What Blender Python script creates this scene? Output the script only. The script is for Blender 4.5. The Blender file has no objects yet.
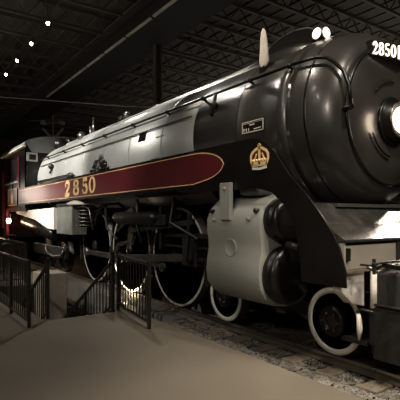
import bpy, bmesh, math, random
from mathutils import Vector, Matrix
random.seed(7)
S = bpy.context.scene
COL = S.collection
PI = math.pi
R = math.radians

# ---------------------------------------------------------------- camera
cam_d = bpy.data.cameras.new('camera'); cam = bpy.data.objects.new('camera', cam_d); COL.objects.link(cam)
cam.location = (3.53, -5.28, 1.70)
cam.rotation_euler = (R(90), 0, R(55))
cam_d.sensor_width = 36; cam_d.lens = 36 * 444 / 400; cam_d.shift_y = 17 / 400
cam_d.clip_start = .05; cam_d.clip_end = 200
S.camera = cam
# ---------------------------------------------------------------- world, exposure
w = bpy.data.worlds.new('hall_air'); S.world = w; w.use_nodes = True
w.node_tree.nodes['Background'].inputs[0].default_value = (.62, .52, .40, 1)
w.node_tree.nodes['Background'].inputs[1].default_value = .014
S.view_settings.view_transform = 'Standard'; S.view_settings.look = 'None'
S.view_settings.gamma = 1; S.view_settings.use_curve_mapping = False
S.view_settings.exposure = 1.25

WARM = (1, .88, .74)
def lamp(kind, loc, target, power, color=WARM, size=.2, angle=60, blend=.6, size_y=None):
    d = bpy.data.lights.new('hall_or_fill_light', kind); o = bpy.data.objects.new('hall_or_fill_light', d); COL.objects.link(o)
    o.location = loc
    o.rotation_euler = (Vector(target) - Vector(loc)).to_track_quat('-Z', 'Y').to_euler()
    d.energy = power; d.color = color
    if kind == 'SPOT': d.spot_size = R(angle); d.spot_blend = blend; d.shadow_soft_size = size
    elif kind == 'AREA':
        d.size = size
        if size_y: d.shape = 'RECTANGLE'; d.size_y = size_y
    else: d.shadow_soft_size = size
    return o
# ceiling spotlights of the hall aimed at the engine
COOL = (1, .94, .86)
lamp('SPOT', (-3.5, -8.0, 7.2), (-6.2, -1.0, 3.4), 800, COOL, .12, 40)
lamp('SPOT', (-8.0, -8.0, 7.2), (-9.6, -1.0, 3.4), 2700, COOL, .12, 36)
lamp('SPOT', (-10.5, -7.0, 6.9), (-11.0, -1.3, 2.2), 900, COOL, .1, 26)
lamp('SPOT', (-13.5, -6.5, 6.9), (-12.6, -1.0, 3.9), 1200, COOL, .1, 34)
lamp('SPOT', (-7.0, -.6, 7.0), (-5.0, -.4, 4.0), 220, COOL, .25, 90)
lamp('SPOT', (-1.5, -3.2, 7.5), (-.6, -.4, 3.8), 230, WARM, .25, 60)
lamp('SPOT', (3.5, -2.0, 7.5), (.6, -.4, 2.0), 520, WARM, .2, 50)
lamp('SPOT', (1.0, -8.5, 7.0), (-1.0, -1.3, 1.0), 190, COOL, .15, 30)
lamp('SPOT', (5.4, -9.4, 5.4), (0, -1.1, 2.9), 480, WARM, .9, 26)
lamp('SPOT', (7.5, -3.0, 6.5), (.7, -.9, 1.1), 650, WARM, .3, 20)
lamp('SPOT', (-4.8, 2.7, 7.5), (-1.5, -.4, 4.2), 160, WARM, .3, 50)
lamp('SPOT', (-9.0, -7.0, 7.0), (-8.2, -3.6, 0), 650, WARM, .3, 44, 1)
lamp('SPOT', (-17.3, -3.2, 2.75), (-11.5, -1.5, 2.4), 20, WARM, .5, 24)  # unseen low lamp added for a highlight on the maroon band
lamp('SPOT', (-.5, -6.5, 7.4), (.0, -3.6, 0), 70, WARM, .3, 90, 1)
lamp('SPOT', (1.6, -3.6, 7.4), (1.6, -2.5, 0), 900, WARM, .3, 46, 1)
lamp('SPOT', (5.0, .5, 7.4), (1.0, -1.8, 0), 420, WARM, .2, 50, 1)
lamp('SPOT', (-.9, 5.6, 5.5), (.4, -.6, 2.2), 420, WARM, .55, 44)

# added fill: unseen area uplights on both sides of the engine, brightening the ceiling
lamp('AREA', (-12, 11, 4.2), (-12, 9, 9.0), 70, (1, .90, .78), 22, size_y=2)
lamp('AREA', (-13, -11.8, 5.4), (-13, -11.81, 9.0), 330, (1, .90, .78), 18, size_y=2)
lamp('SPOT', (-2.5, -9.5, 6.5), (-5.0, -1, .8), 420, COOL, .12, 44, 1)  # added fill spots, unseen, brightening the dark running gear
lamp('SPOT', (-9.0, -9.5, 6.5), (-8.6, -1, .8), 260, COOL, .12, 34, 1)

# ---------------------------------------------------------------- materials
def mat(name, col, rough=.5, metal=0, var=.12, scale=6, bump=0, bscale=40, rvar=.1, coat=0, stretch=None):
    m = bpy.data.materials.new(name); m.use_nodes = True
    nt = m.node_tree; b = nt.nodes['Principled BSDF']; L = nt.links.new
    tc = nt.nodes.new('ShaderNodeTexCoord'); mp = nt.nodes.new('ShaderNodeMapping'); L(tc.outputs['Object'], mp.inputs[0])
    if stretch: mp.inputs['Scale'].default_value = stretch
    n = nt.nodes.new('ShaderNodeTexNoise'); n.inputs['Scale'].default_value = scale; n.inputs['Detail'].default_value = 6
    L(mp.outputs[0], n.inputs['Vector'])
    r = nt.nodes.new('ShaderNodeValToRGB')
    r.color_ramp.elements[0].position = .3; r.color_ramp.elements[1].position = .7
    r.color_ramp.elements[0].color = tuple(c * (1 - var) for c in col) + (1,)
    r.color_ramp.elements[1].color = tuple(min(1, c * (1 + var)) for c in col) + (1,)
    L(n.outputs['Fac'], r.inputs[0]); L(r.outputs[0], b.inputs['Base Color'])
    mr = nt.nodes.new('ShaderNodeMapRange'); mr.inputs[3].default_value = max(.03, rough - rvar); mr.inputs[4].default_value = min(1, rough + rvar)
    L(n.outputs['Fac'], mr.inputs[0]); L(mr.outputs[0], b.inputs['Roughness'])
    b.inputs['Metallic'].default_value = metal
    if coat: b.inputs['Coat Weight'].default_value = coat; b.inputs['Coat Roughness'].default_value = .12
    if bump:
        n2 = nt.nodes.new('ShaderNodeTexNoise'); n2.inputs['Scale'].default_value = bscale; L(mp.outputs[0], n2.inputs['Vector'])
        bp = nt.nodes.new('ShaderNodeBump'); bp.inputs['Strength'].default_value = bump; bp.inputs['Distance'].default_value = .02
        L(n2.outputs['Fac'], bp.inputs['Height']); L(bp.outputs[0], b.inputs['Normal'])
    return m
def emis(name, col, s):
    m = bpy.data.materials.new(name); m.use_nodes = True
    b = m.node_tree.nodes['Principled BSDF']; b.inputs['Base Color'].default_value = col + (1,)
    b.inputs['Emission Color'].default_value = col + (1,); b.inputs['Emission Strength'].default_value = s
    return m
M = dict(
    jacket=mat('grey_boiler_paint', (.375, .385, .365), .34, .25, .06, 2.2, .06, 3, .06),
    black=mat('black_gloss_paint', (.006, .0055, .005), .30, 0, .2, 3, .10, 5, .08, coat=.05),
    smoke=mat('smokebox_paint', (.034, .032, .029), .31, .25, .15, 3, .10, 4, .07, coat=.2),
    iron=mat('black_oily_iron', (.022, .021, .019), .42, .3, .3, 9, .2, 30),
    steel=mat('bright_worn_steel', (.20, .19, .175), .34, .9, .25, 12, .15, 30),
    grey=mat('grey_casing_paint', (.23, .235, .21), .5, 0, .05, 3, .04, 8),
    dgrey=mat('dark_grey_duct_paint', (.075, .075, .068), .5, 0, .08, 4),
    beam=mat('buffer_beam_grey_paint', (.20, .18, .15), .5, 0, .08, 3, .03, 8),
    apron=mat('polished_black_plate', (.13, .125, .115), .24, .85, .35, 5, .12, 7, .1),
    maroon=mat('tuscan_red_enamel', (.085, .010, .013), .32, 0, .1, 3, .03, 5, .05, coat=.3),
    gold=mat('gold_leaf', (.85, .60, .28), .42, .15, .12, 20),
    white=mat('white_tire_paint', (.66, .61, .52), .5, 0, .08, 9),
    sheet=mat('scuffed_sheet_metal', (.50, .475, .43), .45, .35, .45, 7, .2, 12, .12),
    shaded_white=mat('shaded_white_tire_paint', (.42, .39, .33), .5, 0, .15, 9),  # dimmer white for the driving wheels, their shade put into the colour
    cream=mat('white_cloth', (.88, .80, .70), .8, 0, .06, 20, .3, 60),
    glass=mat('dark_window_glass', (.02, .02, .02), .06, 0, .1, 2),
    concrete=mat('pale_concrete', (.33, .30, .25), .85, 0, .15, 4, .3, 40),
    dconc=mat('grey_concrete', (.16, .155, .135), .8, 0, .2, 4, .3, 30),
    rail=mat('rusty_rail', (.13, .105, .08), .55, .2, .25, 10, .2, 60),
    railtop=mat('polished_rail_head', (.30, .27, .23), .3, .9, .1, 10),
    fence=mat('black_railing_paint', (.018, .016, .014), .4, 0, .1, 8),
    wood=mat('weathered_tie_wood', (.19, .155, .11), .85, 0, .35, 7, .6, 30, stretch=(6, 1, 6)),
    roof=mat('dark_ceiling_steel', (.10, .088, .07), .8, 0, .2, 1.5),
    girder=mat('ceiling_girder_paint', (.12, .107, .088), .65, 0, .15, 2),
    dark=mat('dark_pilot_paint', (.014, .013, .012), .65),
    dgrey2=mat('dull_grey_ashpan_paint', (.13, .135, .12), .55, 0, .25, 5),
    signal=mat('pale_signal_paint', (.38, .35, .30), .6),
    web=mat('dark_girder_web', (.035, .031, .026), .7),
    flange=mat('pale_and_highlight_paint', (.75, .70, .62), .5, 0, .1, 3),  # pale paint, also carrying painted brightness on girder strip and gutter
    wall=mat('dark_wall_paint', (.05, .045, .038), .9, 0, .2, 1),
    red=mat('dull_red_sign', (.10, .05, .04), .6),
    lens=emis('headlight_glow', (1, .82, .62), 9), clens=emis('marker_glow', (1, .84, .66), 1.1),
    nums=emis('lit_number_glass', (1, .86, .72), .9), sglow=emis('spotlight_glow', (1, .9, .74), 14),
    lglow=emis('step_lamp_glow', (1, .70, .42), 16), pglow=emis('pit_lamp_glow', (1, .80, .56), 16),
)
def brick(m): pass
# floor: smooth sealed concrete with faint mottling
M['floor'] = mat('sealed_concrete_floor', (.136, .115, .084), .75, 0, .14, 1.0, .05, 60, .08)
# ballast
def ballast_mat():
    m = bpy.data.materials.new('crushed_stone'); m.use_nodes = True; nt = m.node_tree; b = nt.nodes['Principled BSDF']; L = nt.links.new
    tc = nt.nodes.new('ShaderNodeTexCoord'); v = nt.nodes.new('ShaderNodeTexVoronoi'); v.inputs['Scale'].default_value = 17
    L(tc.outputs['Object'], v.inputs['Vector'])
    r = nt.nodes.new('ShaderNodeValToRGB'); r.color_ramp.elements[0].color = (.07, .064, .053, 1); r.color_ramp.elements[1].color = (.25, .23, .19, 1)
    L(v.outputs['Color'], r.inputs[0]); L(r.outputs[0], b.inputs['Base Color']); b.inputs['Roughness'].default_value = .9
    return m
M['stone'] = ballast_mat()
M['black'].node_tree.nodes['Principled BSDF'].inputs['Specular IOR Level'].default_value = .3

# ---------------------------------------------------------------- mesh helpers
class MB:
    def __init__(s): s.v = []; s.f = []; s.sm = []
    def add(s, vs, fs, smooth=False):
        o = len(s.v); s.v += [tuple(v) for v in vs]
        for f in fs: s.f.append(tuple(i + o for i in f)); s.sm.append(smooth)
        return s
    def box(s, x0, x1, y0, y1, z0, z1):
        vs = [(x, y, z) for x in (x0, x1) for y in (y0, y1) for z in (z0, z1)]
        return s.add(vs, [(0, 1, 3, 2), (4, 6, 7, 5), (0, 4, 5, 1), (2, 3, 7, 6), (0, 2, 6, 4), (1, 5, 7, 3)])
    def bar(s, p, q, w, h=None):
        h = h or w; p = Vector(p); q = Vector(q); d = (q - p).normalized()
        up = Vector((0, 0, 1)) if abs(d.z) < .95 else Vector((1, 0, 0))
        a = d.cross(up).normalized(); b = a.cross(d).normalized()
        vs = [c + a * (i * w / 2) + b * (j * h / 2) for c in (p, q) for i, j in ((-1, -1), (1, -1), (1, 1), (-1, 1))]
        return s.add(vs, [(3, 2, 1, 0), (4, 5, 6, 7), (0, 1, 5, 4), (1, 2, 6, 5), (2, 3, 7, 6), (3, 0, 4, 7)])
    def lathe(s, prof, axis, c, n=24, a0=0, a1=2 * PI):
        c = Vector(c); full = abs(a1 - a0 - 2 * PI) < 1e-6; m = n if full else n + 1
        def pt(a, r, t):
            u, v = r * math.cos(t), r * math.sin(t)
            return {'x': (a, u, v), 'y': (u, a, v), 'z': (u, v, a)}[axis]
        vs = []; 
        for a, r in prof:
            for k in range(m): vs.append(c + Vector(pt(a, r, a0 + (a1 - a0) * k / n)))
        fs = []
        for i in range(len(prof) - 1):
            for k in range(n):
                k2 = (k + 1) % m; fs.append((i * m + k, i * m + k2, (i + 1) * m + k2, (i + 1) * m + k))
        s.add(vs, fs, True)
        if full:
            if prof[0][1] > 1e-4: s.f.append(tuple(len(s.v) - len(vs) + k for k in range(m))); s.sm.append(False)
            if prof[-1][1] > 1e-4: s.f.append(tuple(len(s.v) - m + k for k in range(m))); s.sm.append(False)
        return s
    def cyl(s, p, q, r, r2=None, n=14):
        return s.tube([p, q], [r, r if r2 is None else r2], n)
    def tube(s, pts, r, n=8):
        pts = [Vector(p) for p in pts]; rs = r if isinstance(r, (list, tuple)) else [r] * len(pts)
        vs = []; prev = None
        for i, p in enumerate(pts):
            d = (pts[min(i + 1, len(pts) - 1)] - pts[max(i - 1, 0)]).normalized()
            if prev is None:
                up = Vector((0, 0, 1)) if abs(d.z) < .9 else Vector((1, 0, 0)); a = d.cross(up).normalized()
            else: a = (prev - d * prev.dot(d)).normalized()
            prev = a; b = d.cross(a)
            for k in range(n):
                t = 2 * PI * k / n; vs.append(p + (a * math.cos(t) + b * math.sin(t)) * rs[i])
        fs = [(i * n + k, i * n + (k + 1) % n, (i + 1) * n + (k + 1) % n, (i + 1) * n + k) for i in range(len(pts) - 1) for k in range(n)]
        s.add(vs, fs, True); o = len(s.v) - len(vs)
        s.f.append(tuple(o + k for k in range(n))[::-1]); s.sm.append(False)
        s.f.append(tuple(o + (len(pts) - 1) * n + k for k in range(n))); s.sm.append(False)
        return s
    def prism(s, poly, axis, a0, a1, smooth=False):
        # poly in the other two coordinates (x,z) for y, (y,z) for x, (x,y) for z
        def pt(u, v, a): return {'y': (u, a, v), 'x': (a, u, v), 'z': (u, v, a)}[axis]
        n = len(poly); vs = [pt(u, v, a) for a in (a0, a1) for u, v in poly]
        s.add(vs, [(k, (k + 1) % n, n + (k + 1) % n, n + k) for k in range(n)], smooth)
        o = len(s.v) - 2 * n
        s.f.append(tuple(o + k for k in range(n))[::-1]); s.sm.append(False)
        s.f.append(tuple(o + n + k for k in range(n))); s.sm.append(False)
        return s
    def ball(s, c, r, n=12, sx=1, sy=1, sz=1):
        vs = []; c = Vector(c)
        m = n // 2
        for i in range(m + 1):
            t = PI * i / m
            for k in range(n):
                p = 2 * PI * k / n; vs.append(c + Vector((sx * r * math.sin(t) * math.cos(p), sy * r * math.sin(t) * math.sin(p), sz * r * math.cos(t))))
        return s.add(vs, [(i * n + k, i * n + (k + 1) % n, (i + 1) * n + (k + 1) % n, (i + 1) * n + k) for i in range(m) for k in range(n)], True)
    def ribbon(s, pts, ws, y, t=.006, axis='y'):
        # flat brush stroke lying in the xz (axis y) or yz (axis x) plane
        P = [Vector((p[0], p[1])) for p in pts]; ws = ws if isinstance(ws, (list, tuple)) else [ws] * len(P)
        A = []; B = []
        for i, p in enumerate(P):
            d = (P[min(i + 1, len(P) - 1)] - P[max(i - 1, 0)]); d = d.normalized() if d.length else Vector((1, 0))
            nrm = Vector((-d.y, d.x)) * ws[i] / 2; A.append(p + nrm); B.append(p - nrm)
        def pt(q, a): return (q.x, a, q.y) if axis == 'y' else (a, q.x, q.y)
        n = len(P); vs = [pt(q, y) for q in A + B] + [pt(q, y + t) for q in A + B]
        fs = []
        for i in range(n - 1):
            fs += [(i, i + 1, n + i + 1, n + i), (2 * n + i, 3 * n + i, 3 * n + i + 1, 2 * n + i + 1), (i, 2 * n + i, 2 * n + i + 1, i + 1), (n + i, n + i + 1, 3 * n + i + 1, 3 * n + i)]
        fs += [(0, n, 3 * n, 2 * n), (n - 1, 3 * n - 1, 4 * n - 1, 2 * n - 1)]
        return s.add(vs, fs)
    def build(s, name, m, parent=None, bevel=0, shift=None):
        me = bpy.data.meshes.new(name)
        off = Vector((0, 0, 0))
        if parent is not None: off = world(parent)
        elif shift is not None: off = Vector(shift)
        me.from_pydata([tuple(Vector(v) - off) for v in s.v], [], s.f)
        for p, q in zip(me.polygons, s.sm): p.use_smooth = q
        bm = bmesh.new(); bm.from_mesh(me); bmesh.ops.recalc_face_normals(bm, faces=bm.faces); bm.to_mesh(me); bm.free()
        me.materials.append(m); o = bpy.data.objects.new(name, me); COL.objects.link(o)
        if parent is not None: o.parent = parent
        elif shift is not None: o.location = off
        if bevel:
            b = o.modifiers.new('bevel', 'BEVEL'); b.width = bevel; b.segments = 2; b.limit_method = 'ANGLE'
        return o
def world(o):
    v = Vector((0, 0, 0))
    while o is not None: v += o.location; o = o.parent
    return v
def tag(o, label, cat, group=None, kind=None):
    if label: o['label'] = label
    if cat: o['category'] = cat
    if group: o['group'] = group
    if kind: o['kind'] = kind
    return o
def struct(o): o['kind'] = 'structure'; return o
def empty(name, loc, label=None, cat=None, group=None):
    o = bpy.data.objects.new(name, None); COL.objects.link(o); o.location = loc; o.empty_display_size = .2
    return tag(o, label, cat, group)
def copy_tree(o, parent=None):
    c = o.copy(); COL.objects.link(c)
    if parent is not None: c.parent = parent
    for ch in [k for k in bpy.data.objects if k.parent == o]: copy_tree(ch, c)
    return c

# ================================================================ SETTING
# floor with the stair well cut out, its edge above the track bed
FE = -1.87
fl = MB()
def slab(m, x0, x1, y0, y1, z0, z1): m.box(x0, x1, y0, y1, z0, z1)
slab(fl, -3.15, 6, -14, FE, -.6, .10)
slab(fl, -30, -3.15, -14, -3.32, -.6, .10)
slab(fl, -30, -7.4, -3.32, FE, -.6, .10)
struct(fl.build('floor', M['floor']))
wl = MB()   # walls of the stair well
wl.box(-7.4, -3.15, -3.44, -3.322, -1.6, .098)
wl.box(-3.149, -3.05, -3.32, -2.12, -1.6, -.6)
struct(wl.build('wall_pit', M['dconc']))
struct(MB().box(-9.4, -3.15, -3.32, -1.18, -1.7, -1.6).build('pit_floor', M['dconc']))
wa = MB().box(-7.5, -6.8, -2.46, -1.86, -1.6, .40)
struct(wa.build('wall_parapet', M['concrete'], bevel=.02))
st = MB()
for k in range(8): st.box(-3.45 - .3 * (k + 1), -3.45 - .3 * k, -3.30, -2.14, -1.6, .10 - .19 * (k + 1))
struct(st.build('stairs', M['dconc']))
struct(MB().box(-3.45, -3.151, -3.32, -2.141, -1.6, .099).build('landing', M['floor']))
# bed of the track
bed = bmesh.new()
bmesh.ops.create_grid(bed, x_segments=150, y_segments=36, size=1)
for v in bed.verts:
    v.co.x = -3.15 + 9.15 * (v.co.x + 1) / 2; v.co.y = -1.87 + 5.8 * (v.co.y + 1) / 2
    v.co.z = -.145 + random.uniform(-.012, .012)
me = bpy.data.meshes.new('track_bed'); bed.to_mesh(me); bed.free(); me.materials.append(M['stone'])
tb = bpy.data.objects.new('track_bed', me); COL.objects.link(tb); struct(tb)
TX = [1.84, 1.27, .69, .12, -.45, -1.02, -1.59, -2.16, -2.73]
# loose crushed stones: nobody could count them
sm = MB()
for k in range(14000):
    x = random.uniform(-3.1, 3.2); y = random.uniform(-1.86, -.4) if k % 6 else random.uniform(-.4, 1.2); r = random.uniform(.014, .032)
    if any(abs(x - t) < .158 and abs(y) < 1.225 for t in TX) or abs(abs(y) - .755) < .10: continue
    z = -.128 + random.uniform(-.004, .012)
    a = random.uniform(0, PI); dirs = [(1, 0, 0), (-1, 0, 0), (0, 1, 0), (0, -1, 0), (0, 0, 1), (0, 0, -1)]
    vs = []
    for d in dirs:
        q = r * random.uniform(.7, 1.25); dx, dy = d[0] * math.cos(a) - d[1] * math.sin(a), d[0] * math.sin(a) + d[1] * math.cos(a)
        vs.append((x + dx * q, y + dy * q, z + d[2] * q * .8))
    sm.add(vs, [(0, 2, 4), (2, 1, 4), (1, 3, 4), (3, 0, 4), (2, 0, 5), (1, 2, 5), (3, 1, 5), (0, 3, 5)])
tag(sm.build('crushed_stone', M['stone']), 'grey crushed stone filling the track bed between the wooden ties', 'gravel', kind='stuff')
# pit side walls carrying the rails further back
pw = MB(); pw.box(-30, -3.15, -1.18, -.55, -1.7, -.114); pw.box(-30, -3.15, .55, 3.9, -1.7, -.114); pw.box(-30, -3.15, -1.30, -1.18, -.62, -.50)
pw.box(-30, -9.4, -1.87, -1.18, -1.7, -.25)
struct(pw.build('wall_track', M['dconc']))
struct(MB().box(-30, -3.15, -.55, .55, -1.75, -1.65).build('pit_floor', M['dconc']))
struct(MB().box(-30, 6, 3.9, 14, -.6, .1).build('floor', M['wall']))  # far floor in dark paint, its unlit look put into the colour
# walls far away and ceiling
struct(MB().box(-30.2, -30, -14, 14, -.6, 8.6).build('wall_back', M['wall']))
struct(MB().box(-30, 8, 14, 14.2, -.6, 8.6).build('wall_right', M['wall']))
ceil = struct(MB().box(-30, 8, -14, 14, 8.6, 8.7).build('ceiling', M['roof']))
x = -29.0
jz = 8.55
joists = []
while x < 4:
    j = MB()
    j.bar((x, -13.9, 8.52), (x, 13.9, 8.52), .10, .09); j.bar((x, -13.9, 7.98), (x, 13.9, 7.98), .10, .08)
    y = -13.5
    while y < 13.2:
        j.bar((x, y, 7.98), (x, y + .45, 8.52), .03); j.bar((x, y + .45, 8.52), (x, y + .9, 7.98), .03); y += .9
    j.build('joist', M['girder'], ceil); x += 1.65
# deck ribs along x
rb = MB()
for k in range(46): rb.box(-30, 8, -13.8 + k * .6, -13.68 + k * .6, 8.56, 8.6)
rb.build('deck_rib', M['roof'], ceil)
# the big girder running along the hall, pale strips on its left edge paint in the lit flange
GY = -.95
g = empty('girder', (-10, 1.75 + GY, 7.0)); struct(g)
MB().box(-30, 6, .70, 1.85, 7.22, 8.0).build('web', M['web'], g)
MB().box(-30, 6, .68, 1.95, 7.99, 8.03).build('upper_flange', M['girder'], g)
MB().box(-30, 6, .68, 1.95, 7.18, 7.22).build('lower_flange', M['web'], g)
fm = MB()
x = -17
while x < -3:
    fm.box(x, x + 1.5, 1.53 + GY, 1.61 + GY, 7.15, 7.19); x += 1.65
fm.build('painted_lit_edge', M['flange'], g)
c_ = empty('column', (-8.85, 1.72, -.17)); struct(c_)
MB().box(-8.94, -8.76, 1.62, 1.65, -.15, 7.18).box(-8.94, -8.76, 1.80, 1.83, -.15, 7.18).box(-8.87, -8.83, 1.65, 1.80, -.15, 7.18).build('shaft', M['girder'], c_)
MB().box(-9.05, -8.65, 1.56, 1.88, -.17, -.15).build('base_plate', M['girder'], c_)
struct(MB().bar((-22, 1.0, 7.0), (-9.0, 8.0, 5.9), .05).build('trim_1', M['girder']))
struct(MB().tube([(-20, -.81, 7.6), (-12, 2.31, 5.6 + .35), (-9, 4.2, 5.55)], .022, 6).build('trim_2', M['flange']))

# track lights
tl = empty('lighting_track', (-11, -1.68, 7.2), 'thin black lighting track hanging from the ceiling at left above the cab', 'lighting track')
MB().box(-18, -4, -1.70, -1.66, 7.2, 7.25).build('bar', M['fence'], tl)
for xx in (-17, -13, -9, -5): MB().cyl((xx, -1.68, 7.25), (xx, -1.68, 7.98), .012, n=6).build('hanger', M['fence'], tl)
lab = ['lit spotlight nearest the girder, highest of the four on the ceiling track', 'lit spotlight second from top on the ceiling track',
       'lit spotlight third from top on the ceiling track', 'lit spotlight at the photo left edge, lowest on the ceiling track']
for i, xx in enumerate((-8.86, -10.6, -12.43, -14.2)):
    t = empty('track_spotlight', (xx, -1.68, 7.2), lab[i], 'spotlight', 'spotlights on the ceiling track')
    MB().cyl((xx, -1.68, 7.2), (xx, -1.68, 7.10), .02, n=8).build('stem', M['fence'], t)
    d = Vector((.75, -.50, -.62)).normalized(); p = Vector((xx, -1.68, 7.05))
    MB().tube([p - d * .10, p - d * .08, p + d * .1], [.03, .07, .085], 14).build('housing', M['fence'], t)
    MB().tube([p + d * .095, p + d * .115], [.05, .04], 14).build('lens', M['sglow'], t)

# ================================================================ TRACK
for s, nm in ((-1, 'near rail of the track, running under the white rimmed wheels'), (1, 'far rail of the track, behind the near wheels under the engine')):
    r = empty('rail', (0, s * .755, -.113), nm, 'rail', 'rails of the track')
    y = s * .755
    MB().prism([(y - .07, -.113), (y + .07, -.113), (y + .07, -.104), (y + .012, -.09), (y + .012, -.04), (y - .012, -.04), (y - .012, -.09), (y - .07, -.104)], 'x', -30, 5.9).build('web', M['rail'], r)
    MB().prism([(y - .036, -.042), (y + .036, -.042), (y + .036, -.008), (y + .028, -.001), (y - .028, -.001), (y - .036, -.008)], 'x', -30, 5.9).build('head', M['railtop'] if s < 0 else M['rail'], r)
ties = []
tx = TX
lb = ['weathered wooden tie nearest the camera, at the photo right edge', 'weathered wooden tie just ahead of the black front step box', 'weathered wooden tie below the black front step box',
      'weathered wooden tie beneath the front leading wheel', 'weathered wooden tie just behind the front leading wheel', 'weathered wooden tie below the front of the grey cylinder casing',
      'weathered wooden tie below the middle of the grey cylinder casing', 'weathered wooden tie beneath the rear leading wheel', 'weathered wooden tie farthest back, beside the end of the gravel bed']
for i, x in enumerate(tx):
    q = random.uniform(-.02, .02)
    o = MB().prism([(x - .11, -1.17 + q), (x + .11, -1.16 + q), (x + .105, 1.2), (x - .105, 1.2)], 'z', -.30, -.114).build('railway_tie', M['wood'], bevel=.012, shift=(x, 0, -.3))
    tag(o, lb[i], 'railway tie', 'wooden ties under the rails')

# ================================================================ RAILINGS
def railing(name, pts, label, gate=False, zb=.10, h=.95, pick=.115, base=.0, posts=None, group='black metal railings around the stairs'):
    """pts = list of (x,y,zfoot); straight runs of pickets between square posts"""
    root = empty(name, pts[0], label, 'gate' if gate else 'railing', group)
    for (x, y, z) in pts: MB().box(x - .022, x + .022, y - .022, y + .022, z + .002, z + h + .03).build('post', M['fence'], root)
    for a, b in zip(pts, pts[1:]):
        A = Vector(a); B = Vector(b); up = Vector((0, 0, 1))
        MB().bar(A + up * h, B + up * h, .045, .04).build('top_rail', M['fence'], root)
        MB().bar(A + up * .10, B + up * .10, .03, .03).build('bottom_rail', M['fence'], root)
        L = (B - A).length; n = max(2, int(L / pick))
        for k in range(1, n):
            p = A.lerp(B, k / n); MB().box(p.x - .008, p.x + .008, p.y - .008, p.y + .008, p.z + .10, p.z + h).build('picket', M['fence'], root)
    return root
railing('guardrail', [(-3.13, -3.63, .1), (-4.26, -3.63, .1), (-5.6, -3.63, .1), (-7.4, -3.63, .1)], 'black picket guardrail nearest the camera at the left edge, along the stair opening')
railing('guardrail', [(-7.75, -3.3, .1), (-7.75, -2.55, .1), (-9.6, -2.5, .1), (-12.5, -2.5, .1)], 'black picket guardrail farther back at left, beyond the concrete parapet')
g2 = railing('gate', [(-3.56, -2.04, .10), (-2.08, -2.24, .10)], 'black picket gate panel along the floor edge, in front of the glowing pit lamp', True, pick=.135, h=.93)
# sloping hand rails down the stairs
def stair_rail(y, x0, z0, x1, z1, label):
    root = empty('stair_railing', (x0, y, .1), label, 'railing', 'black metal railings around the stairs')
    MB().bar((x0, y, z0), (x1, y, z1), .045, .04).build('handrail', M['fence'], root)
    MB().bar((x0, y, z0 - .74), (x1, y, z1 - .74), .03).build('bottom_rail', M['fence'], root)
    MB().box(x0 - .022, x0 + .022, y - .022, y + .022, .1, 1.06).build('post', M['fence'], root)
    for t in (.5, .97):
        xx = x0 + (x1 - x0) * t; zz = z0 + (z1 - z0) * t
        MB().box(xx - .02, xx + .02, y - .02, y + .02, zz - .92, zz).build('post', M['fence'], root)
    n = 18
    for k in range(1, n):
        xx = x0 + (x1 - x0) * k / n; zz = z0 + (z1 - z0) * k / n
        MB().box(xx - .008, xx + .008, y - .008, y + .008, zz - .74, zz).build('picket', M['fence'], root)
stair_rail(-2.19, -3.44, .97, -6.0, -.50, 'sloping black stair railing descending beside the track, right of the pale parapet')
stair_rail(-3.24, -3.55, .95, -5.7, -.20, 'sloping black stair railing descending at left, just behind the nearest guardrail')
o = empty('gate_post', (-3.72, -2.08, .1), 'tall square black post left of the gate at the head of the stairs', 'post', 'black metal railings around the stairs')
MB().box(-3.745, -3.695, -2.105, -2.055, -.02, 1.07).build('shaft', M['fence'], o)
MB().box(-3.755, -3.685, -2.115, -2.045, 1.07, 1.085).build('cap', M['fence'], o)
# low landing slab that carries the gate end
struct(MB().box(-3.95, -3.15, -2.14, FE, -.6, .10).build('landing', M['floor']))

# pit lamp glowing behind the gate
pl = empty('pit_lamp', (-4.65, -1.5, -1.6), 'round glowing work lamp behind the gate, beside the driving wheels', 'lamp')
MB().cyl((-4.65, -1.5, -1.6), (-4.65, -1.5, -.2), .02, n=8).build('stand', M['iron'], pl)
pd = Vector((-.97, .75, .40)).normalized(); pc = Vector((-4.65, -1.5, -.12))
MB().tube([pc - pd * .10, pc - pd * .06, pc + pd * .04], [.03, .07, .09], 18).build('housing', M['iron'], pl)
MB().tube([pc + pd * .035, pc + pd * .05], [.08, .07], 18).build('lens', M['pglow'], pl)
lamp('SPOT', tuple(pc + pd * .12), (-5.62, -.8, .26), 900, (1, .80, .60), .05, 44)

# crossing signal far beyond the cab
cs = empty('crossing_signal', (-20.76, 2.0, .1), 'tall thin railway signal mast with angled arms standing behind the cab roof', 'signal')
sx, sy = -20.76, 2.0
MB().cyl((sx, sy, .1), (sx, sy, 7.35), .045, n=10).build('mast', M['signal'], cs)
a = Vector((.57, .82, 0)); c0 = Vector((sx, sy, 5.95))
MB().bar(c0 - a * .55 + Vector((0, 0, .55)), c0 + Vector((0, 0, -.05)), .05, .13).build('arm', M['signal'], cs)
MB().bar(c0 + a * .55 + Vector((0, 0, .55)), c0 + Vector((0, 0, -.05)), .05, .13).build('arm', M['signal'], cs)
MB().bar(Vector((sx, sy, 7.2)), Vector((sx, sy, 7.2)) - a * .5 + Vector((0, 0, .35)), .05).build('arm', M['signal'], cs)
for k in (-1, 1):
    p = c0 + a * .5 * k + Vector((0, 0, .85)); q = Vector((.82, -.57, 0))
    MB().tube([p - q * .12, p, p + q * .18], [.10, .13, .13], 14).build('signal_head', M['signal'], cs)
    MB().bar(c0 + Vector((0, 0, .85)), p, .04).build('bracket', M['signal'], cs)
p = Vector((sx, sy, 7.2)) - a * .75 + Vector((0, 0, .4))
MB().tube([p - a * .3, p + a * .3], [.10, .10], 10).build('bell_hood', M['signal'], cs)

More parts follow.
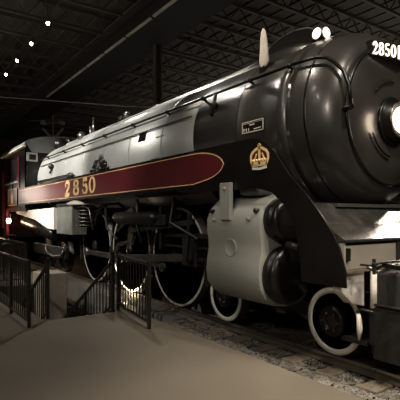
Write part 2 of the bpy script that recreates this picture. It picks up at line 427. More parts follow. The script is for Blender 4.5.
# ================================================================ LOCOMOTIVE
ZC = 2.99
L = empty('steam_locomotive', (0, 0, 0), 'large black and grey streamlined steam locomotive with maroon band numbered 2850', 'locomotive')
def part(mb, name, m, bevel=0, parent=None, label=None):
    o = mb.build(name, M[m], parent or L, bevel)
    if label: o['label'] = label
    return o
# boiler and smokebox
part(MB().lathe([(-12.17, .85), (-12.14, 1.04), (-12.02, 1.14), (-11.8, 1.19), (-2.50, 1.19)], 'x', (0, 0, ZC), 72), 'boiler_jacket', 'jacket', label='smooth pale grey boiler jacket')
bk = part(MB().lathe([(-2.50, 1.197), (-1.42, 1.197), (-1.415, 1.205), (-1.36, 1.205), (-1.355, 1.197), (-.62, 1.197), (-.6, 1.212), (-.42, 1.212)], 'x', (0, 0, ZC), 72), 'smokebox', 'smoke', label='glossy black smokebox barrel')
nose = [(-.42, 1.212)]
for k in range(1, 11):
    t = k / 10 * PI / 2; nose.append((-.42 + .66 * math.sin(t), .87 + .335 * math.cos(t)))
nose += [(.235, .86), (.25, .84), (.27, .5), (.275, .3), (.275, .0)]
nz = part(MB().lathe(nose, 'x', (0, 0, ZC), 72), 'smokebox_front', 'smoke', label='rounded black smokebox front')
part(MB().lathe([(.225, .90), (.262, .895), (.268, .875), (.26, .86), (.23, .855)], 'x', (0, 0, ZC), 72), 'door_ring', 'black', parent=nz)
for a0, a1 in ((88, 140), (205, 262)):
    part(MB().tube([(.295, .48 * math.cos(R(a)), ZC - .05 + .48 * math.sin(R(a))) for a in [a0 + (a1 - a0) * i / 8 for i in range(9)]], .012, 6), 'grab_rail', 'black', parent=nz)
# jacket bands
for x in (-3.55, -4.9, -6.2, -7.6, -9.0, -10.3):
    part(MB().lathe([(x - .03, 1.191), (x - .028, 1.196), (x + .028, 1.196), (x + .03, 1.191)], 'x', (0, 0, ZC), 72, R(60), R(330)), 'jacket_band', 'jacket')
part(MB().lathe([(-.16, 1.163), (-.155, 1.178), (-.125, 1.172), (-.12, 1.15)], 'x', (0, 0, ZC), 72), 'nose_band', 'black', parent=nz)
# washout hatch, patches on the jacket (near side faces -y)
def onboiler(x, z, r=1.19):
    y = -math.sqrt(r * r - (z - ZC) ** 2); return Vector((x, y, z))
def patch(x0, x1, z0, z1, th, name, m):
    pts = []
    for z in (z0, (z0 + z1) / 2, z1):
        for x in (x0, x1): pts.append(onboiler(x, z, 1.19)); pts.append(onboiler(x, z, 1.19 + th))
    mb = MB(); v = [pts[i] for i in range(12)]
    mb.add(v, [(1, 3, 7, 5), (5, 7, 11, 9), (0, 4, 5, 1), (4, 8, 9, 5), (2, 3, 7, 6), (6, 7, 11, 10), (0, 1, 3, 2), (8, 10, 11, 9), (0, 2, 6, 4), (4, 6, 10, 8)])
    return part(mb, name, m)
patch(-4.52, -4.20, 3.20, 3.38, .006, 'washout_hatch', 'black')
patch(-3.75, -3.45, 3.18, 3.20, .012, 'jacket_latch', 'jacket')
patch(-3.95, -3.65, 2.80, 2.82, .012, 'jacket_latch', 'jacket')
# side pipe at the rear of the boiler
part(MB().tube([(-11.7, -1.26, 2.86), (-8.6, -1.27, 2.84), (-8.2, -1.27, 2.82)], .035, 8), 'side_pipe', 'black')
part(MB().ball((-8.35, -1.25, 2.82), .09, 12, sx=2), 'pipe_valve', 'iron')
part(MB().ball((-10.2, -1.22, 3.25), .09, 10, sx=1.3).tube([(-10.2, -1.2, 3.22), (-10.2, -1.26, 3.02)], .035), 'washout_plug', 'iron')
# black valve cluster standing above the maroon band
vx = -6.25
cl = part(MB().tube([(vx, -1.27, 2.68), (vx, -1.27, 2.78), (vx, -1.27, 2.92), (vx, -1.25, 3.06), (vx, -1.25, 3.16)], [.16, .14, .10, .05, .02], 10), 'check_valve', 'iron')
for z, wd in ((2.80, .48), (2.88, .34), (3.0, .17)): part(MB().bar((vx - wd, -1.29, z), (vx + wd, -1.29, z + .01), .05, .04).ball((vx - wd, -1.29, z), .045, 8).ball((vx + wd, -1.29, z), .045, 8), 'valve_arm', 'iron', parent=cl)
for dx, z, q in ((-.2, 2.93, .07), (.2, 2.95, .08), (.1, 2.80, .09)): part(MB().ball((vx + dx, -1.29, z), q, 8), 'valve_body', 'iron', parent=cl)
# handrails on both sides
for s in (-1, 1):
    y = s * 1.10; z = 3.63
    pts = [(-11.7, y, z), (-6, y, z), (-1.0, y, z), (-.40, y, z)]
    c = [(-.25, 1.09, 3.63), (-.06, 1.05, 3.63), (.06, 1.01, 3.60), (.16, .98, 3.52), (.26, .955, 3.40), (.33, .945, 3.2), (.36, .94, 2.96)]
    c = [(a, s * b, q) for a, b, q in c]
    hr = part(MB().tube(pts + c, .022, 8), 'handrail', 'black', label='long black handrail along the boiler')
    for x in (-11, -9.4, -7.9, -6.4, -4.9, -3.5, -2.35, -1.2, -.45):
        mb = MB().ball((x, y, z), .042, 8).cyl((x, y, z), (x, s * .98, z - .08), .022, n=8)
        part(mb, 'handrail_stanchion', 'black', parent=hr)
    part(MB().tube([(.16, s * .88, 2.97), (.25, s * .92, 2.97), (.37, s * .95, 2.96)], .03, 8), 'handrail_clip', 'black', parent=hr)
# thin dark line along the boiler just under the handrail
part(MB().tube([(-11.6, -1.16, 3.38), (-2.6, -1.165, 3.38)], .014, 6), 'dark_side_line', 'dgrey')
part(MB().ball((-1.95, -1.17, 3.42), .06, 8).tube([(-1.95, -1.15, 3.6), (-1.95, -1.19, 3.42), (-2.0, -1.2, 3.25)], .03, 8), 'drain_valve', 'iron')
# skyline casing over the boiler
def skyline(x0, x1, w0, w1, h0, h1, name, m, n=10):
    rings = []
    for x, wd, h in ((x0, w0, h0), (x1, w1, h1)):
        rings.append([(x, wd * math.cos(PI * k / n), (ZC + math.sqrt(1.17 ** 2 - wd ** 2)) + (h) * math.sin(PI * k / n) ** .7) for k in range(n + 1)])
    v = rings[0] + rings[1]; m_ = n + 1
    mb = MB().add(v, [(k, k + 1, m_ + k + 1, m_ + k) for k in range(n)], True).add(v, [tuple(range(m_)), tuple(range(m_, 2 * m_))])
    return part(mb, name, m)
skyline(-11.3, -2.5, .42, .42, .16, .20, 'skyline_casing', 'jacket')
skyline(-2.5, -1.9, .42, .45, .20, .22, 'skyline_casing', 'jacket')
# fairing around the smokestack: lofted cross sections
secs = [(-1.95, .50, .14), (-1.65, .52, .20), (-1.3, .54, .24), (-.95, .52, .22), (-.75, .46, .14), (-.50, .40, .02)]
mb = MB(); n = 14; vs = []
for x, wd, h in secs:
    z0 = ZC + math.sqrt(1.2 ** 2 - wd ** 2) - .05
    for k in range(n + 1):
        t = PI * k / n; vs.append((x, wd * math.cos(t), z0 + (h + .05) * math.sin(t) ** .55))
mb.add(vs, [(i * (n + 1) + k, i * (n + 1) + k + 1, (i + 1) * (n + 1) + k + 1, (i + 1) * (n + 1) + k) for i in range(len(secs) - 1) for k in range(n)], True)
fair = part(mb, 'stack_fairing', 'apron', label='swept glossy fairing around the smokestack')
arc = [(-1.80, 4.36), (-1.6, 4.45), (-1.4, 4.50), (-1.15, 4.51), (-.9, 4.47), (-.76, 4.40)]
for s in (-1, 1):
    part(MB().prism(arc + [(-.75, 4.25), (-1.7, 4.2)], 'y', s * .26 - .012, s * .26 + .012), 'smoke_deflector', 'black', parent=fair)
    part(MB().tube([(x, s * .26, z) for x, z in arc], .018, 8), 'deflector_rim', 'steel', parent=fair)
part(MB().lathe([(4.15, .22), (4.40, .21), (4.43, .24), (4.46, .23), (4.46, .18), (4.3, .17)], 'z', (-1.2, 0, 0), 24), 'smokestack', 'black')
# class lamps with lit lenses
for s in (-1, 1):
    c = Vector((-.47, -.47, 4.175)) if s < 0 else Vector((-.54, .8, 4.0))
    cl = part(MB().ball(c, .095, 16).cyl(c, c + Vector((0, 0, -.14)), .05, n=10), 'class_lamp', 'black')
    for d in (Vector((.90, s * .02, .0)), Vector((.0, s * .9, 0)) ):
        d = d.normalized(); 
        part(MB().tube([c + d * .04, c + d * .092], [.088, .084], 16), 'lens_bezel', 'steel', parent=cl)
        part(MB().tube([c + d * .09, c + d * .105], [.076, .06], 16), 'lens', 'clens', parent=cl, label='glowing warm white lens')
    part(MB().ball(c + Vector((.05, s * .05, -.15)), .022, 8), 'knob', 'steel', parent=cl)
# headlight
hl = part(MB().lathe([(.24, .31), (.30, .31), (.315, .295), (.315, .25), (.40, .235), (.405, .20), (.33, .19)], 'x', (0, 0, 2.92), 36), 'headlight', 'black', label='round chrome-rimmed headlight in the smokebox front')
part(MB().lathe([(.38, .235), (.415, .225), (.415, .20), (.40, .195)], 'x', (0, 0, 2.92), 36), 'bezel', 'steel', parent=hl)
part(MB().lathe([(.34, .197), (.39, .19), (.415, .12), (.42, 0)], 'x', (0, 0, 2.92), 36), 'lens', 'lens', parent=hl, label='glowing headlight lens')
# digits as brush strokes: normalised 0..1 x 0..1
def arcp(cx, cz, rx, rz, a0, a1, n=14): return [(cx + rx * math.cos(R(a0 + (a1 - a0) * i / n)), cz + rz * math.sin(R(a0 + (a1 - a0) * i / n))) for i in range(n + 1)]
def strokes(ch, thin, thick):
    if ch == '0': p = arcp(.5, .5, .34, .44, 90, 450, 24); return [(p, [thin + (thick - thin) * abs(math.cos(R(90 + 15 * i))) for i in range(25)])]
    if ch == '8':
        out = []
        for cz, rx, rz in ((.27, .34, .22), (.73, .28, .20)):
            p = arcp(.5, cz, rx, rz, 90, 450, 24); out.append((p, [thin + (thick - thin) * abs(math.cos(R(90 + 15 * i))) for i in range(25)]))
        return out
    if ch == '2':
        p = arcp(.48, .70, .30, .23, 165, -20, 12) + [(.62, .45), (.36, .22), (.18, .07)]
        return [(p, [thin] * 3 + [thin + (thick - thin) * min(1, i / 6) for i in range(13 - 3)] + [thick * .8, thick * .6, thin]), ([(.14, .09), (.5, .08), (.84, .08)], [thick * .9, thick, thick * .8]), ([(.84, .06), (.86, .22)], thin), ([(.20, .68), (.29, .76)], thick)]
    if ch == '5':
        p = [(.24, .55)] + arcp(.46, .31, .34, .25, 125, -150, 14)
        return [(p, [thin] * 4 + [thick] * 7 + [thin] * 5), ([(.24, .54), (.24, .93)], thin), ([(.22, .89), (.55, .90), (.80, .92)], thick * .9), ([(.16, .14), (.26, .20)], thick)]
    if ch == 'H': return [([(.2, .05), (.2, .95)], thick), ([(.8, .05), (.8, .95)], thick), ([(.2, .5), (.8, .5)], thin)]
    if ch == '1': return [([(.5, .05), (.5, .95)], thick), ([(.3, .75), (.5, .92)], thin)]
    if ch == 'P': return [([(.25, .05), (.25, .95)], thick), (arcp(.25, .72, .45, .22, 90, -90, 8), thin)]
def digit(ch, u0, wd, z0, h, depth, t, m, parent, axis='y', thin=.12, thick=.26, name='digit', slant=0):
    mb = MB()
    for p, wds in strokes(ch, thin, thick):
        ws = wds if isinstance(wds, list) else [wds] * len(p)
        mb.ribbon([(u0 + x * wd, z0 + z * h + slant * x * wd) for x, z in p], [q * abs(wd) for q in ws], depth, t, axis)
    return part(mb, name, m, parent=parent)
# number boards: a shallow V of two lit faces meeting on the centre line
nb = part(MB().prism([(.10, -.44), (.27, -.46), (.37, 0), (.27, .46), (.10, .44)], 'z', 3.69, 3.875), 'number_board', 'black', .006, label='black V-shaped number board above the headlight')
for s_ in (-1, 1):
    face = bpy.data.objects.new('number_face', None); COL.objects.link(face); face.parent = nb
    # local y runs across the face, local x points out of it
    ang = math.atan2(.10, .46)
    face.location = (.272, -.46, 0) if s_ < 0 else (.372, 0, 0)
    face.rotation_euler = (0, 0, -ang if s_ < 0 else ang)
    for i, ch in enumerate('2850'):
        mb = MB()
        for p, wds in strokes(ch, .14, .24):
            ws = wds if isinstance(wds, list) else [wds] * len(p)
            mb.ribbon([(.03 + i * .100 + x * .092, 3.70 + z * .165) for x, z in p], [q * .092 for q in ws], .003, .008, 'x')
        me_o = mb.build('digit', M['nums']); me_o.parent = nb
        me_o.location = face.location; me_o.rotation_euler = face.rotation_euler
    bpy.data.objects.remove(face)
part(MB().box(.368, .382, -.012, .012, 3.70, 3.865), 'light_slit', 'nums', parent=nb)
part(MB().box(.10, .24, -.3, -.2, 3.60, 3.70).box(.1, .24, .2, .3, 3.60, 3.70), 'bracket', 'black', parent=nb)

# skirts both sides, with band, stripes, numbers
skirt = [(-13.1, 2.70), (-.72, 2.70), (-.56, 2.67), (-.43, 2.59), (-.30, 2.47), (-.06, 2.18), (.18, 1.96), (.40, 1.72), (.55, 1.52), (.63, 1.38), (.70, 1.15), (.71, .98), (.12, .98), (.10, 1.25), (.03, 1.55), (-.12, 1.82), (-.35, 2.0), (-.62, 2.06), (-2.2, 2.06), (-2.6, 2.125), (-13.1, 2.125)]
for s in (-1, 1):
    y0 = s * 1.5
    sk = part(MB().prism(skirt, 'y', y0 - .012, y0 + .012), 'skirt_panel', 'black', label='black side skirt sweeping down to the front beam')
    def fy(t, th): return (min(s * (1.512 + t), s * (1.512 + t + th)), max(s * (1.512 + t), s * (1.512 + t + th)))
    tip = [(-13.05, 2.66), (-2.0, 2.665)] + [(-2.0 + .72 * math.sin(R(a)), 2.43 + .235 * math.cos(R(a)) ** 1.0) for a in (15, 30, 45, 58, 70, 80)] + [(-1.265, 2.43)]
    tip = tip + [(x, 4.86 - z) for x, z in tip[::-1][1:-2]] + [(-2.0, 2.175), (-13.05, 2.16)]
    bd = part(MB().prism(tip, 'y', *fy(0, .006)), 'running_band', 'maroon', parent=sk, label='maroon band with a rounded forward tip')
    outer = tip[1:-1]; path = [(-13.05, 2.64)] + [(x * 1.0 - (.0 if x < -2 else .015), z) for x, z in outer] + [(-13.05, 2.18)]
    path = [(x, 2.42 + (z - 2.42) * .93) for x, z in path]
    part(MB().ribbon(path, .012, fy(.006, .003)[0], .003), 'gold_stripe', 'gold', parent=sk)
    if s < 0: dg = [('2', -8.05, .50), ('8', -7.37, .46), ('5', -6.76, .44), ('0', -6.30, .42)]
    else: dg = []
    for ch, x, wd in dg: digit(ch, x, wd, 2.24, .38, -1.526, .006, 'gold', sk, thin=.08, thick=.23)
# crown on the near skirt
cx, z0, yy = -.555, 2.29, -1.520
cr = part(MB().prism([(cx - .125, z0 + .03), (cx + .125, z0 + .03), (cx + .135, z0 + .06), (cx + .15, z0 + .16), (cx + .13, z0 + .21), (cx + .06, z0 + .26), (cx, z0 + .27), (cx - .06, z0 + .26), (cx - .13, z0 + .21), (cx - .15, z0 + .16), (cx - .135, z0 + .06)], 'y', yy, yy + .008), 'crown_emblem', 'maroon', label='gold royal crown emblem')
gm = MB()
gm.ribbon([(cx - .12, z0 + .055), (cx - .155, z0 + .12), (cx - .155, z0 + .18), (cx - .12, z0 + .225), (cx - .05, z0 + .26), (cx, z0 + .265), (cx + .05, z0 + .26), (cx + .12, z0 + .225), (cx + .155, z0 + .18), (cx + .155, z0 + .12), (cx + .12, z0 + .055)], .034, yy - .006, .006)
gm.ribbon([(cx, z0 + .06), (cx, z0 + .265)], .036, yy - .006, .006)
gm.ribbon([(cx - .06, z0 + .06), (cx - .085, z0 + .13), (cx - .05, z0 + .2)], .02, yy - .005, .005)
gm.ribbon([(cx + .06, z0 + .06), (cx + .085, z0 + .13), (cx + .05, z0 + .2)], .02, yy - .005, .005)
gm.ribbon([(cx - .135, z0 + .075), (cx + .135, z0 + .075)], .05, yy - .006, .006)
for q in (-.1, -.05, 0, .05, .1): gm.ball((cx + q, yy - .004, z0 + .115), .02, 8)
part(gm, 'crown_arches', 'gold', parent=cr)
part(MB().ribbon([(cx - .13, z0 + .02), (cx, z0 + .008), (cx + .13, z0 + .02)], .03, yy - .006, .006).ribbon([(cx - .13, z0 + .048), (cx + .13, z0 + .048)], .012, yy - .006, .006), 'crown_base', 'white', parent=cr)
part(MB().ribbon([(cx, z0 + .26), (cx, z0 + .325)], [.045, .02], yy - .006, .006).ribbon([(cx - .03, z0 + .298), (cx + .03, z0 + .298)], .02, yy - .006, .006), 'crown_cross', 'gold', parent=cr)
# data plate stencil outlined on the smokebox side
dp = part(MB().box(-1.245, -.815, -1.212, -1.205, 2.865, 3.015), 'data_stencil', 'black')
om = MB(); 
for a, b in (((-1.245, 3.013), (-.815, 3.013)), ((-1.245, 2.868), (-.815, 2.868)), ((-1.24, 2.865), (-1.24, 3.015)), ((-.82, 2.865), (-.82, 3.015)), ((-1.245, 2.992), (-.815, 2.992))): om.ribbon([a, b], .010 if a[1] != 2.992 else .004, -1.216, .004)
om.ribbon([(-1.09, 2.965), (-.99, 2.965)], .014, -1.216, .004)
om.ribbon([(-1.0, 2.90), (-.86, 2.905)], .010, -1.216, .004)
part(om, 'stencil_border', 'white', parent=dp)
for i, ch in enumerate('P11'): digit(ch, -1.225 + i * .048, .045, 2.88, .05, -1.216, .004, 'white', dp, thin=.2, thick=.28, name='stencil_letter')

# running board deck, frame, saddle, ashpan
for s in (-1, 1):
    part(MB().box(-11.9, -.8, min(s * .95, s * 1.485), max(s * .95, s * 1.485), 2.60, 2.64), 'running_board', 'iron')
    part(MB().box(-12.0, .70, s * .5 - .06, s * .5 + .06, .80, 1.42), 'frame', 'iron')
part(MB().box(-1.75, -.42, -.75, .75, 1.0, 2.05).box(-11.6, -2.6, -.55, .55, 1.35, 2.2), 'saddle', 'iron')
part(MB().box(-11.4, -8.1, -.92, .92, 1.5, 2.4), 'firebox', 'iron', .02)
ap = part(MB().box(-9.35, -8.05, -1.32, -.9, 1.22, 2.02), 'ashpan', 'dgrey2', .02, label='dull grey ashpan side')
part(MB().prism([(-9.35, 1.97), (-13.9, 1.90), (-13.9, 1.83), (-11.4, 1.62), (-9.9, 1.36), (-9.35, 1.34)], 'y', -1.40, -1.20), 'ashpan_wing', 'flange', parent=ap)
part(MB().tube([(-13.6, -1.16, 1.53), (-13.5, -1.16, 1.53), (-10.0, -1.16, 1.17), (-9.9, -1.16, 1.16)], [.10, .20, .22, .1], 18), 'stoker_cylinder', 'black')
part(MB().box(-9.3, -8.1, -1.34, -1.3, 2.03, 2.06), 'ashpan_lip', 'steel', parent=ap)
# feed pump with cooling fins
fp = part(MB().lathe([(1.45, .16), (2.0, .16)], 'z', (-7.2, -1.25, 0), 18), 'feed_pump', 'iron')
for k in range(6): part(MB().lathe([(1.48 + k * .09, .22), (1.51 + k * .09, .22)], 'z', (-7.2, -1.25, 0), 20), 'pump_fin', 'steel', parent=fp)
part(MB().lathe([(2.0, .42), (2.05, .41), (2.12, .25), (2.15, 0)], 'z', (-7.35, -1.25, 0), 20), 'pump_cap', 'white', parent=fp, label='pale pump cap')
part(MB().tube([(-7.8, -1.25, 1.95), (-7.1, -1.36, 1.98), (-6.7, -1.36, 1.9), (-6.6, -1.3, 1.4)], .022), 'pump_pipe', 'steel', parent=fp)

# wheels
def wheel(x, s, r, kind, name, face=.80):
    root = part(MB().lathe([(s * (face - .11), .0), (s * (face - .11), r - .09 if kind == 'disc' else .14), (s * (face - .02), r - .09 if kind == 'disc' else .13), (s * (face - .025), r * .55 if kind == 'disc' else .12), (s * (face + .01), .14), (s * (face + .05), .13), (s * (face + .06), 0)], 'y', (x, 0, r), 32), name, 'iron')
    rw = .080 if kind == 'disc' else .058
    part(MB().lathe([(s * (face - .14), r + .028), (s * (face - .11), r + .028), (s * (face - .10), r), (s * (face - .002), r - .004), (s * (face), r - .012), (s * (face), r - rw), (s * (face - .01), r - rw), (s * (face - .14), r - rw), (s * (face - .14), r + .028)], 'y', (x, 0, r), 56), 'tire', 'iron', parent=root)
    if name != 'trailing_wheel': part(MB().lathe([(s * (face - .004), r - .010), (s * (face + .004), r - .012), (s * (face + .004), r - rw), (s * (face - .004), r - rw)], 'y', (x, 0, r), 56), 'tire_stripe', 'white' if kind == 'disc' else 'shaded_white', parent=root, label='white painted tire face')
    if kind == 'spoke':
        sp = MB(); sp.lathe([(s * (face - .1), r - .14), (s * (face - .1), r - .05), (s * (face - .01), r - .05), (s * (face - .02), r - .14), (s * (face - .1), r - .14)], 'y', (x, 0, r), 48)
        part(sp, 'rim', 'iron', parent=root)
        sp = MB()
        for k in range(18):
            t = 2 * PI * k / 18; d = Vector((math.cos(t), 0, math.sin(t))); c = Vector((x, s * (face - .05), r))
            sp.tube([c + d * .12, c + d * (r - .12)], [.045, .026], 8)
        part(sp, 'spokes', 'steel' if False else 'iron', parent=root)
        t0 = R(115); pts = [(x + (r - .14) * math.cos(t0 + a), r + (r - .14) * math.sin(t0 + a)) for a in [R(-38 + 7.6 * i) for i in range(11)]]
        part(MB().prism(pts, 'y', s * (face - .1), s * (face + .005)), 'counterweight', 'iron', parent=root)
    else:
        part(MB().lathe([(s * (face - .03), .20), (s * (face + .05), .18), (s * (face + .07), .14), (s * (face + .07), .09), (s * (face + .04), .08), (s * (face + .04), 0)], 'y', (x, 0, r), 28), 'axle_box', 'black', .0, root)
        for k in range(6):
            t = 2 * PI * k / 6; part(MB().cyl((x + .11 * math.cos(t), s * (face + .065), r + .11 * math.sin(t)), (x + .11 * math.cos(t), s * (face + .085), r + .11 * math.sin(t)), .012, n=6), 'bolt', 'steel', parent=root)
    return root
DX = (-3.62, -5.63, -7.66)
for s in (-1, 1):
    for x in (0, -2.15): wheel(x, s, .42, 'disc', 'leading_wheel')
    for x in DX: wheel(x, s, .95, 'spoke', 'driving_wheel')
    for x in (-10.3, -12.0): wheel(x, s, .57, 'disc', 'trailing_wheel')
for x, r in ((0, .42), (-2.15, .42), (DX[0], .95), (DX[1], .95), (DX[2], .95), (-10.3, .57), (-12.0, .57)):
    part(MB().cyl((x, -.75, r), (x, .75, r), .09), 'axle', 'iron')
part(MB().box(-2.9, .55, -.62, -.50, .36, .56).box(-2.9, .55, .50, .62, .36, .56).box(-1.3, -.85, -.6, .6, .4, .7), 'leading_truck_frame', 'iron', .01)
for y in (-1.05, .93): part(MB().box(-12.9, -9.4, y, y + .12, .45, .80), 'trailing_truck_frame', 'iron', .02)
part(MB().tube([(-11.2, -1.08, .72), (-11.0, -1.1, .55), (-10.3, -1.12, .48), (-9.6, -1.1, .55), (-9.4, -1.08, .72)], .045), 'equalizer', 'steel')
# brake shoes and hangers, springs between drivers: dark clutter below the boiler
for x in (-2.62, -4.62, -6.65, -8.7):
    bs = part(MB().box(x - .05, x + .05, -.84, -.72, .5, 1.0), 'brake_shoe', 'iron', .015)
    part(MB().bar((x, -.78, 1.0), (x + .06, -.78, 1.5), .05), 'brake_hanger', 'iron', parent=bs)
# rods: crank pins toward lower front
ca = R(-150); cr_ = .36
pins = [(x + cr_ * math.cos(ca), .95 + cr_ * math.sin(ca)) for x in DX]
for s in (-1, 1):
    sr = part(MB().bar((pins[0][0], s * .93, pins[0][1]), (pins[2][0], s * .93, pins[2][1]), .05, .13), 'side_rod', 'steel' , .01)
    for px, pz in pins: part(MB().lathe([(s * .89, .13), (s * .97, .13), (s * .99, .08), (s * 1.0, 0)], 'y', (px, 0, pz), 20), 'rod_bushing', 'steel', parent=sr)
    xh = -2.75
    mr_ = part(MB().bar((pins[1][0], s * 1.03, pins[1][1]), (xh, s * 1.03, 1.0), .05, .14), 'main_rod', 'steel', .01)
    part(MB().lathe([(s * 1.0, .16), (s * 1.07, .16), (s * 1.10, .10), (s * 1.1, 0)], 'y', (pins[1][0], 0, pins[1][1]), 20), 'rod_bushing', 'steel', parent=mr_)
    part(MB().bar((pins[1][0], s * 1.12, pins[1][1]), (DX[1] + .10, s * 1.12, 1.08), .05, .10), 'eccentric_crank', 'steel', parent=mr_)
    part(MB().box(xh - .22, xh + .22, s * 1.03 - .09, s * 1.03 + .09, .86, 1.34).cyl((xh + .2, s * 1.03, .98), (-1.7, s * 1.03, .98), .045), 'crosshead', 'iron', .02)
    part(MB().box(-3.6, -1.62, s * 1.03 - .06, s * 1.03 + .06, 1.34, 1.42).box(-3.6, -1.62, s * 1.03 - .06, s * 1.03 + .06, 1.16, 1.2).box(-3.66, -3.58, s * .98 - .2, s * .98 + .14, 1.1, 1.9), 'guide_bars', 'iron', .008)
    part(MB().prism([(-4.9, 1.85), (-4.7, 1.9), (-4.62, 1.6), (-4.66, 1.3), (-4.8, 1.12), (-4.92, 1.2), (-4.84, 1.5)], 'y', s * 1.18 - .04, s * 1.18 + .04), 'expansion_link', 'steel', .01)
    part(MB().bar((-4.75, s * 1.25, 1.42), (-2.4, s * 1.25, 1.62), .05, .09).bar((DX[1] + .10, s * 1.16, 1.08), (-4.8, s * 1.20, 1.2), .04, .08).bar((-2.5, s * 1.26, 1.75), (-2.62, s * 1.26, .95), .04, .08).bar((-2.62, s * 1.2, .97), (xh, s * 1.12, .92), .04, .06), 'valve_rod', 'iron')
# reservoir-like bracket bar above the drivers
part(MB().box(-5.15, -3.15, -1.36, -1.24, 1.55, 1.75), 'link_bracket', 'iron', .03)
part(MB().lathe([(-5.22, 0), (-5.18, .08), (-5.1, .11), (-3.5, .11), (-3.42, .05), (-3.4, 0)], 'x', (0, -1.36, 1.69), 16), 'lubricator', 'iron')
part(MB().tube([(-6.95, -1.1, 1.5), (-6.85, -1.1, 1.75), (-6.6, -1.1, 1.94), (-6.2, -1.1, 2.0), (-5.6, -1.1, 2.0), (-5.3, -1.1, 1.9)], .035), 'splash_guard', 'iron')
for pts in ([(-4.3, -1.3, 2.05), (-4.3, -1.3, 1.5), (-4.1, -1.3, 1.2)], [(-3.0, -1.25, 2.05), (-3.05, -1.3, 1.6), (-2.2, -1.3, 1.35)], [(-6.1, -1.2, 2.0), (-5.9, -1.25, 1.45), (-5.4, -1.2, 1.2)]): part(MB().tube(pts, .03), 'pipe', 'iron')
part(MB().lathe([(-4.9, 0), (-4.85, .2), (-2.7, .2), (-2.65, 0)], 'x', (0, -.95, 2.3), 18), 'air_reservoir', 'iron')

# cylinders
prof = [(-.95, 2.02), (-1.18, 2.00), (-1.36, 1.93), (-1.49, 1.82), (-1.55, 1.68), (-1.56, 1.52), (-1.535, 1.38), (-1.53, 1.26), (-1.56, 1.12), (-1.575, .96), (-1.55, .80), (-1.46, .67), (-1.32, .58), (-1.12, .55), (-.95, .55)]
for s in (-1, 1):
    pf = [(s * -y, z) for y, z in prof]
    cc = part(MB().prism(pf, 'x', -1.62, -.50, True), 'cylinder_casing', 'grey', .02, label='light grey cylinder casing with a waisted side')
    b = .02
    for x, z in ((-1.52, 1.78), (-.60, 1.78)): part(MB().lathe([(s * 1.50, .03), (s * 1.56, .03), (s * 1.565, .02), (s * 1.565, 0)], 'y', (x, 0, z), 12), 'bolt', 'iron', parent=cc)
    for x, z in ((-1.44, 1.66), (-.72, 1.68)): part(MB().lathe([(s * 1.54, .03), (s * 1.575, .028), (s * 1.58, 0)], 'y', (x, 0, z), 12), 'bolt', 'grey', parent=cc)
    part(MB().lathe([(s * 1.50, .125), (s * 1.548, .125), (s * 1.552, .115), (s * 1.550, .108), (s * 1.545, .10), (s * 1.545, 0)], 'y', (-1.10, 0, 1.29), 28), 'inspection_cover', 'grey', parent=cc)
    ya = s * 1.585
    part(MB().box(-1.28, -1.07, min(ya, s * 1.52), max(ya, s * 1.52), 1.66, 2.16), 'strap', 'grey', .006, cc)
    part(MB().lathe([(s * 1.58, .03), (s * 1.6, .025), (s * 1.6, 0)], 'y', (-1.175, 0, 2.08), 12), 'bolt', 'grey', parent=cc)
    part(MB().box(-1.06, -.66, s * 1.25 - .18, s * 1.25 + .18, 1.98, 2.60), 'steam_pipe', 'dgrey', .05)
    vh = part(MB().lathe([(-.50, .27), (-.40, .27), (-.39, .25), (-.36, .25), (-.35, .27), (-.31, .265), (-.29, .22), (-.285, 0)], 'x', (0, s * 1.24, 1.66), 32), 'valve_head', 'black')
    ch_ = part(MB().lathe([(-.50, .37), (-.42, .37), (-.41, .35), (-.38, .35), (-.37, .37), (-.34, .365), (-.31, .30), (-.305, 0)], 'x', (0, s * 1.16, .97), 36), 'cylinder_head', 'black')
    part(MB().cyl((-.3, s * 1.3, 1.36), (-.1, s * 1.3, 1.34), .045), 'drain_cock', 'iron')
    part(MB().lathe([(-1.75, .0), (-1.74, .3), (-1.62, .33)], 'x', (0, s * 1.16, .97), 32).lathe([(-1.8, .0), (-1.79, .2), (-1.62, .22)], 'x', (0, s * 1.24, 1.62), 32), 'cylinder_head', 'iron')

# pilot: apron, beam, hand rail, metal sheet, step boxes
part(MB().prism([(-.45, 1.90), (.20, 1.86), (.22, 1.82), (-.45, 1.8)], 'y', -1.0, 1.0), 'apron_upper_plate', 'smoke')
ap = MB().add([(.12, -1.47, 1.86), (.12, 1.47, 1.86), (.42, -1.47, 1.62), (.42, 1.47, 1.62), (.67, -1.47, 1.465), (.67, 1.47, 1.465), (.12, -1.47, 1.4), (.12, 1.47, 1.4), (.67, -1.47, 1.4), (.67, 1.47, 1.4)],
    [(0, 2, 3, 1), (2, 4, 5, 3), (4, 8, 9, 5), (6, 7, 9, 8), (0, 1, 7, 6), (0, 6, 8, 4, 2), (1, 3, 5, 9, 7)])
part(ap, 'apron', 'apron', .006, label='polished dark apron sloping down to the beam')
bm_ = part(MB().box(.46, .67, -1.48, 1.48, 1.15, 1.44), 'front_beam', 'beam', .012, label='grey front beam')
part(MB().box(.46, .69, -1.485, 1.485, 1.44, 1.46), 'beam_lip', 'iron', parent=bm_)
part(MB().box(.46, .69, -1.47, 1.47, 1.125, 1.15), 'beam_lip', 'rail', parent=bm_)
part(MB().box(.67, .70, -1.46, -1.42, 1.25, 1.38), 'beam_bracket', 'black', parent=bm_)
part(MB().tube([(.2, -1.3, 1.1), (.60, -1.3, 1.1)], .02), 'brace', 'iron')
part(MB().prism([(-1.48, 1.125), (-1.09, 1.125), (-1.09, .74), (-1.3, .79), (-1.48, .93)], 'x', .52, .63), 'pilot_sheet', 'sheet', .008, label='shiny scuffed metal sheet under the beam')
part(MB().lathe([(.72, .04), (1.13, .04)], 'z', (.69, -1.005, 0), 16), 'corner_post', 'flange', label='bright round corner post')
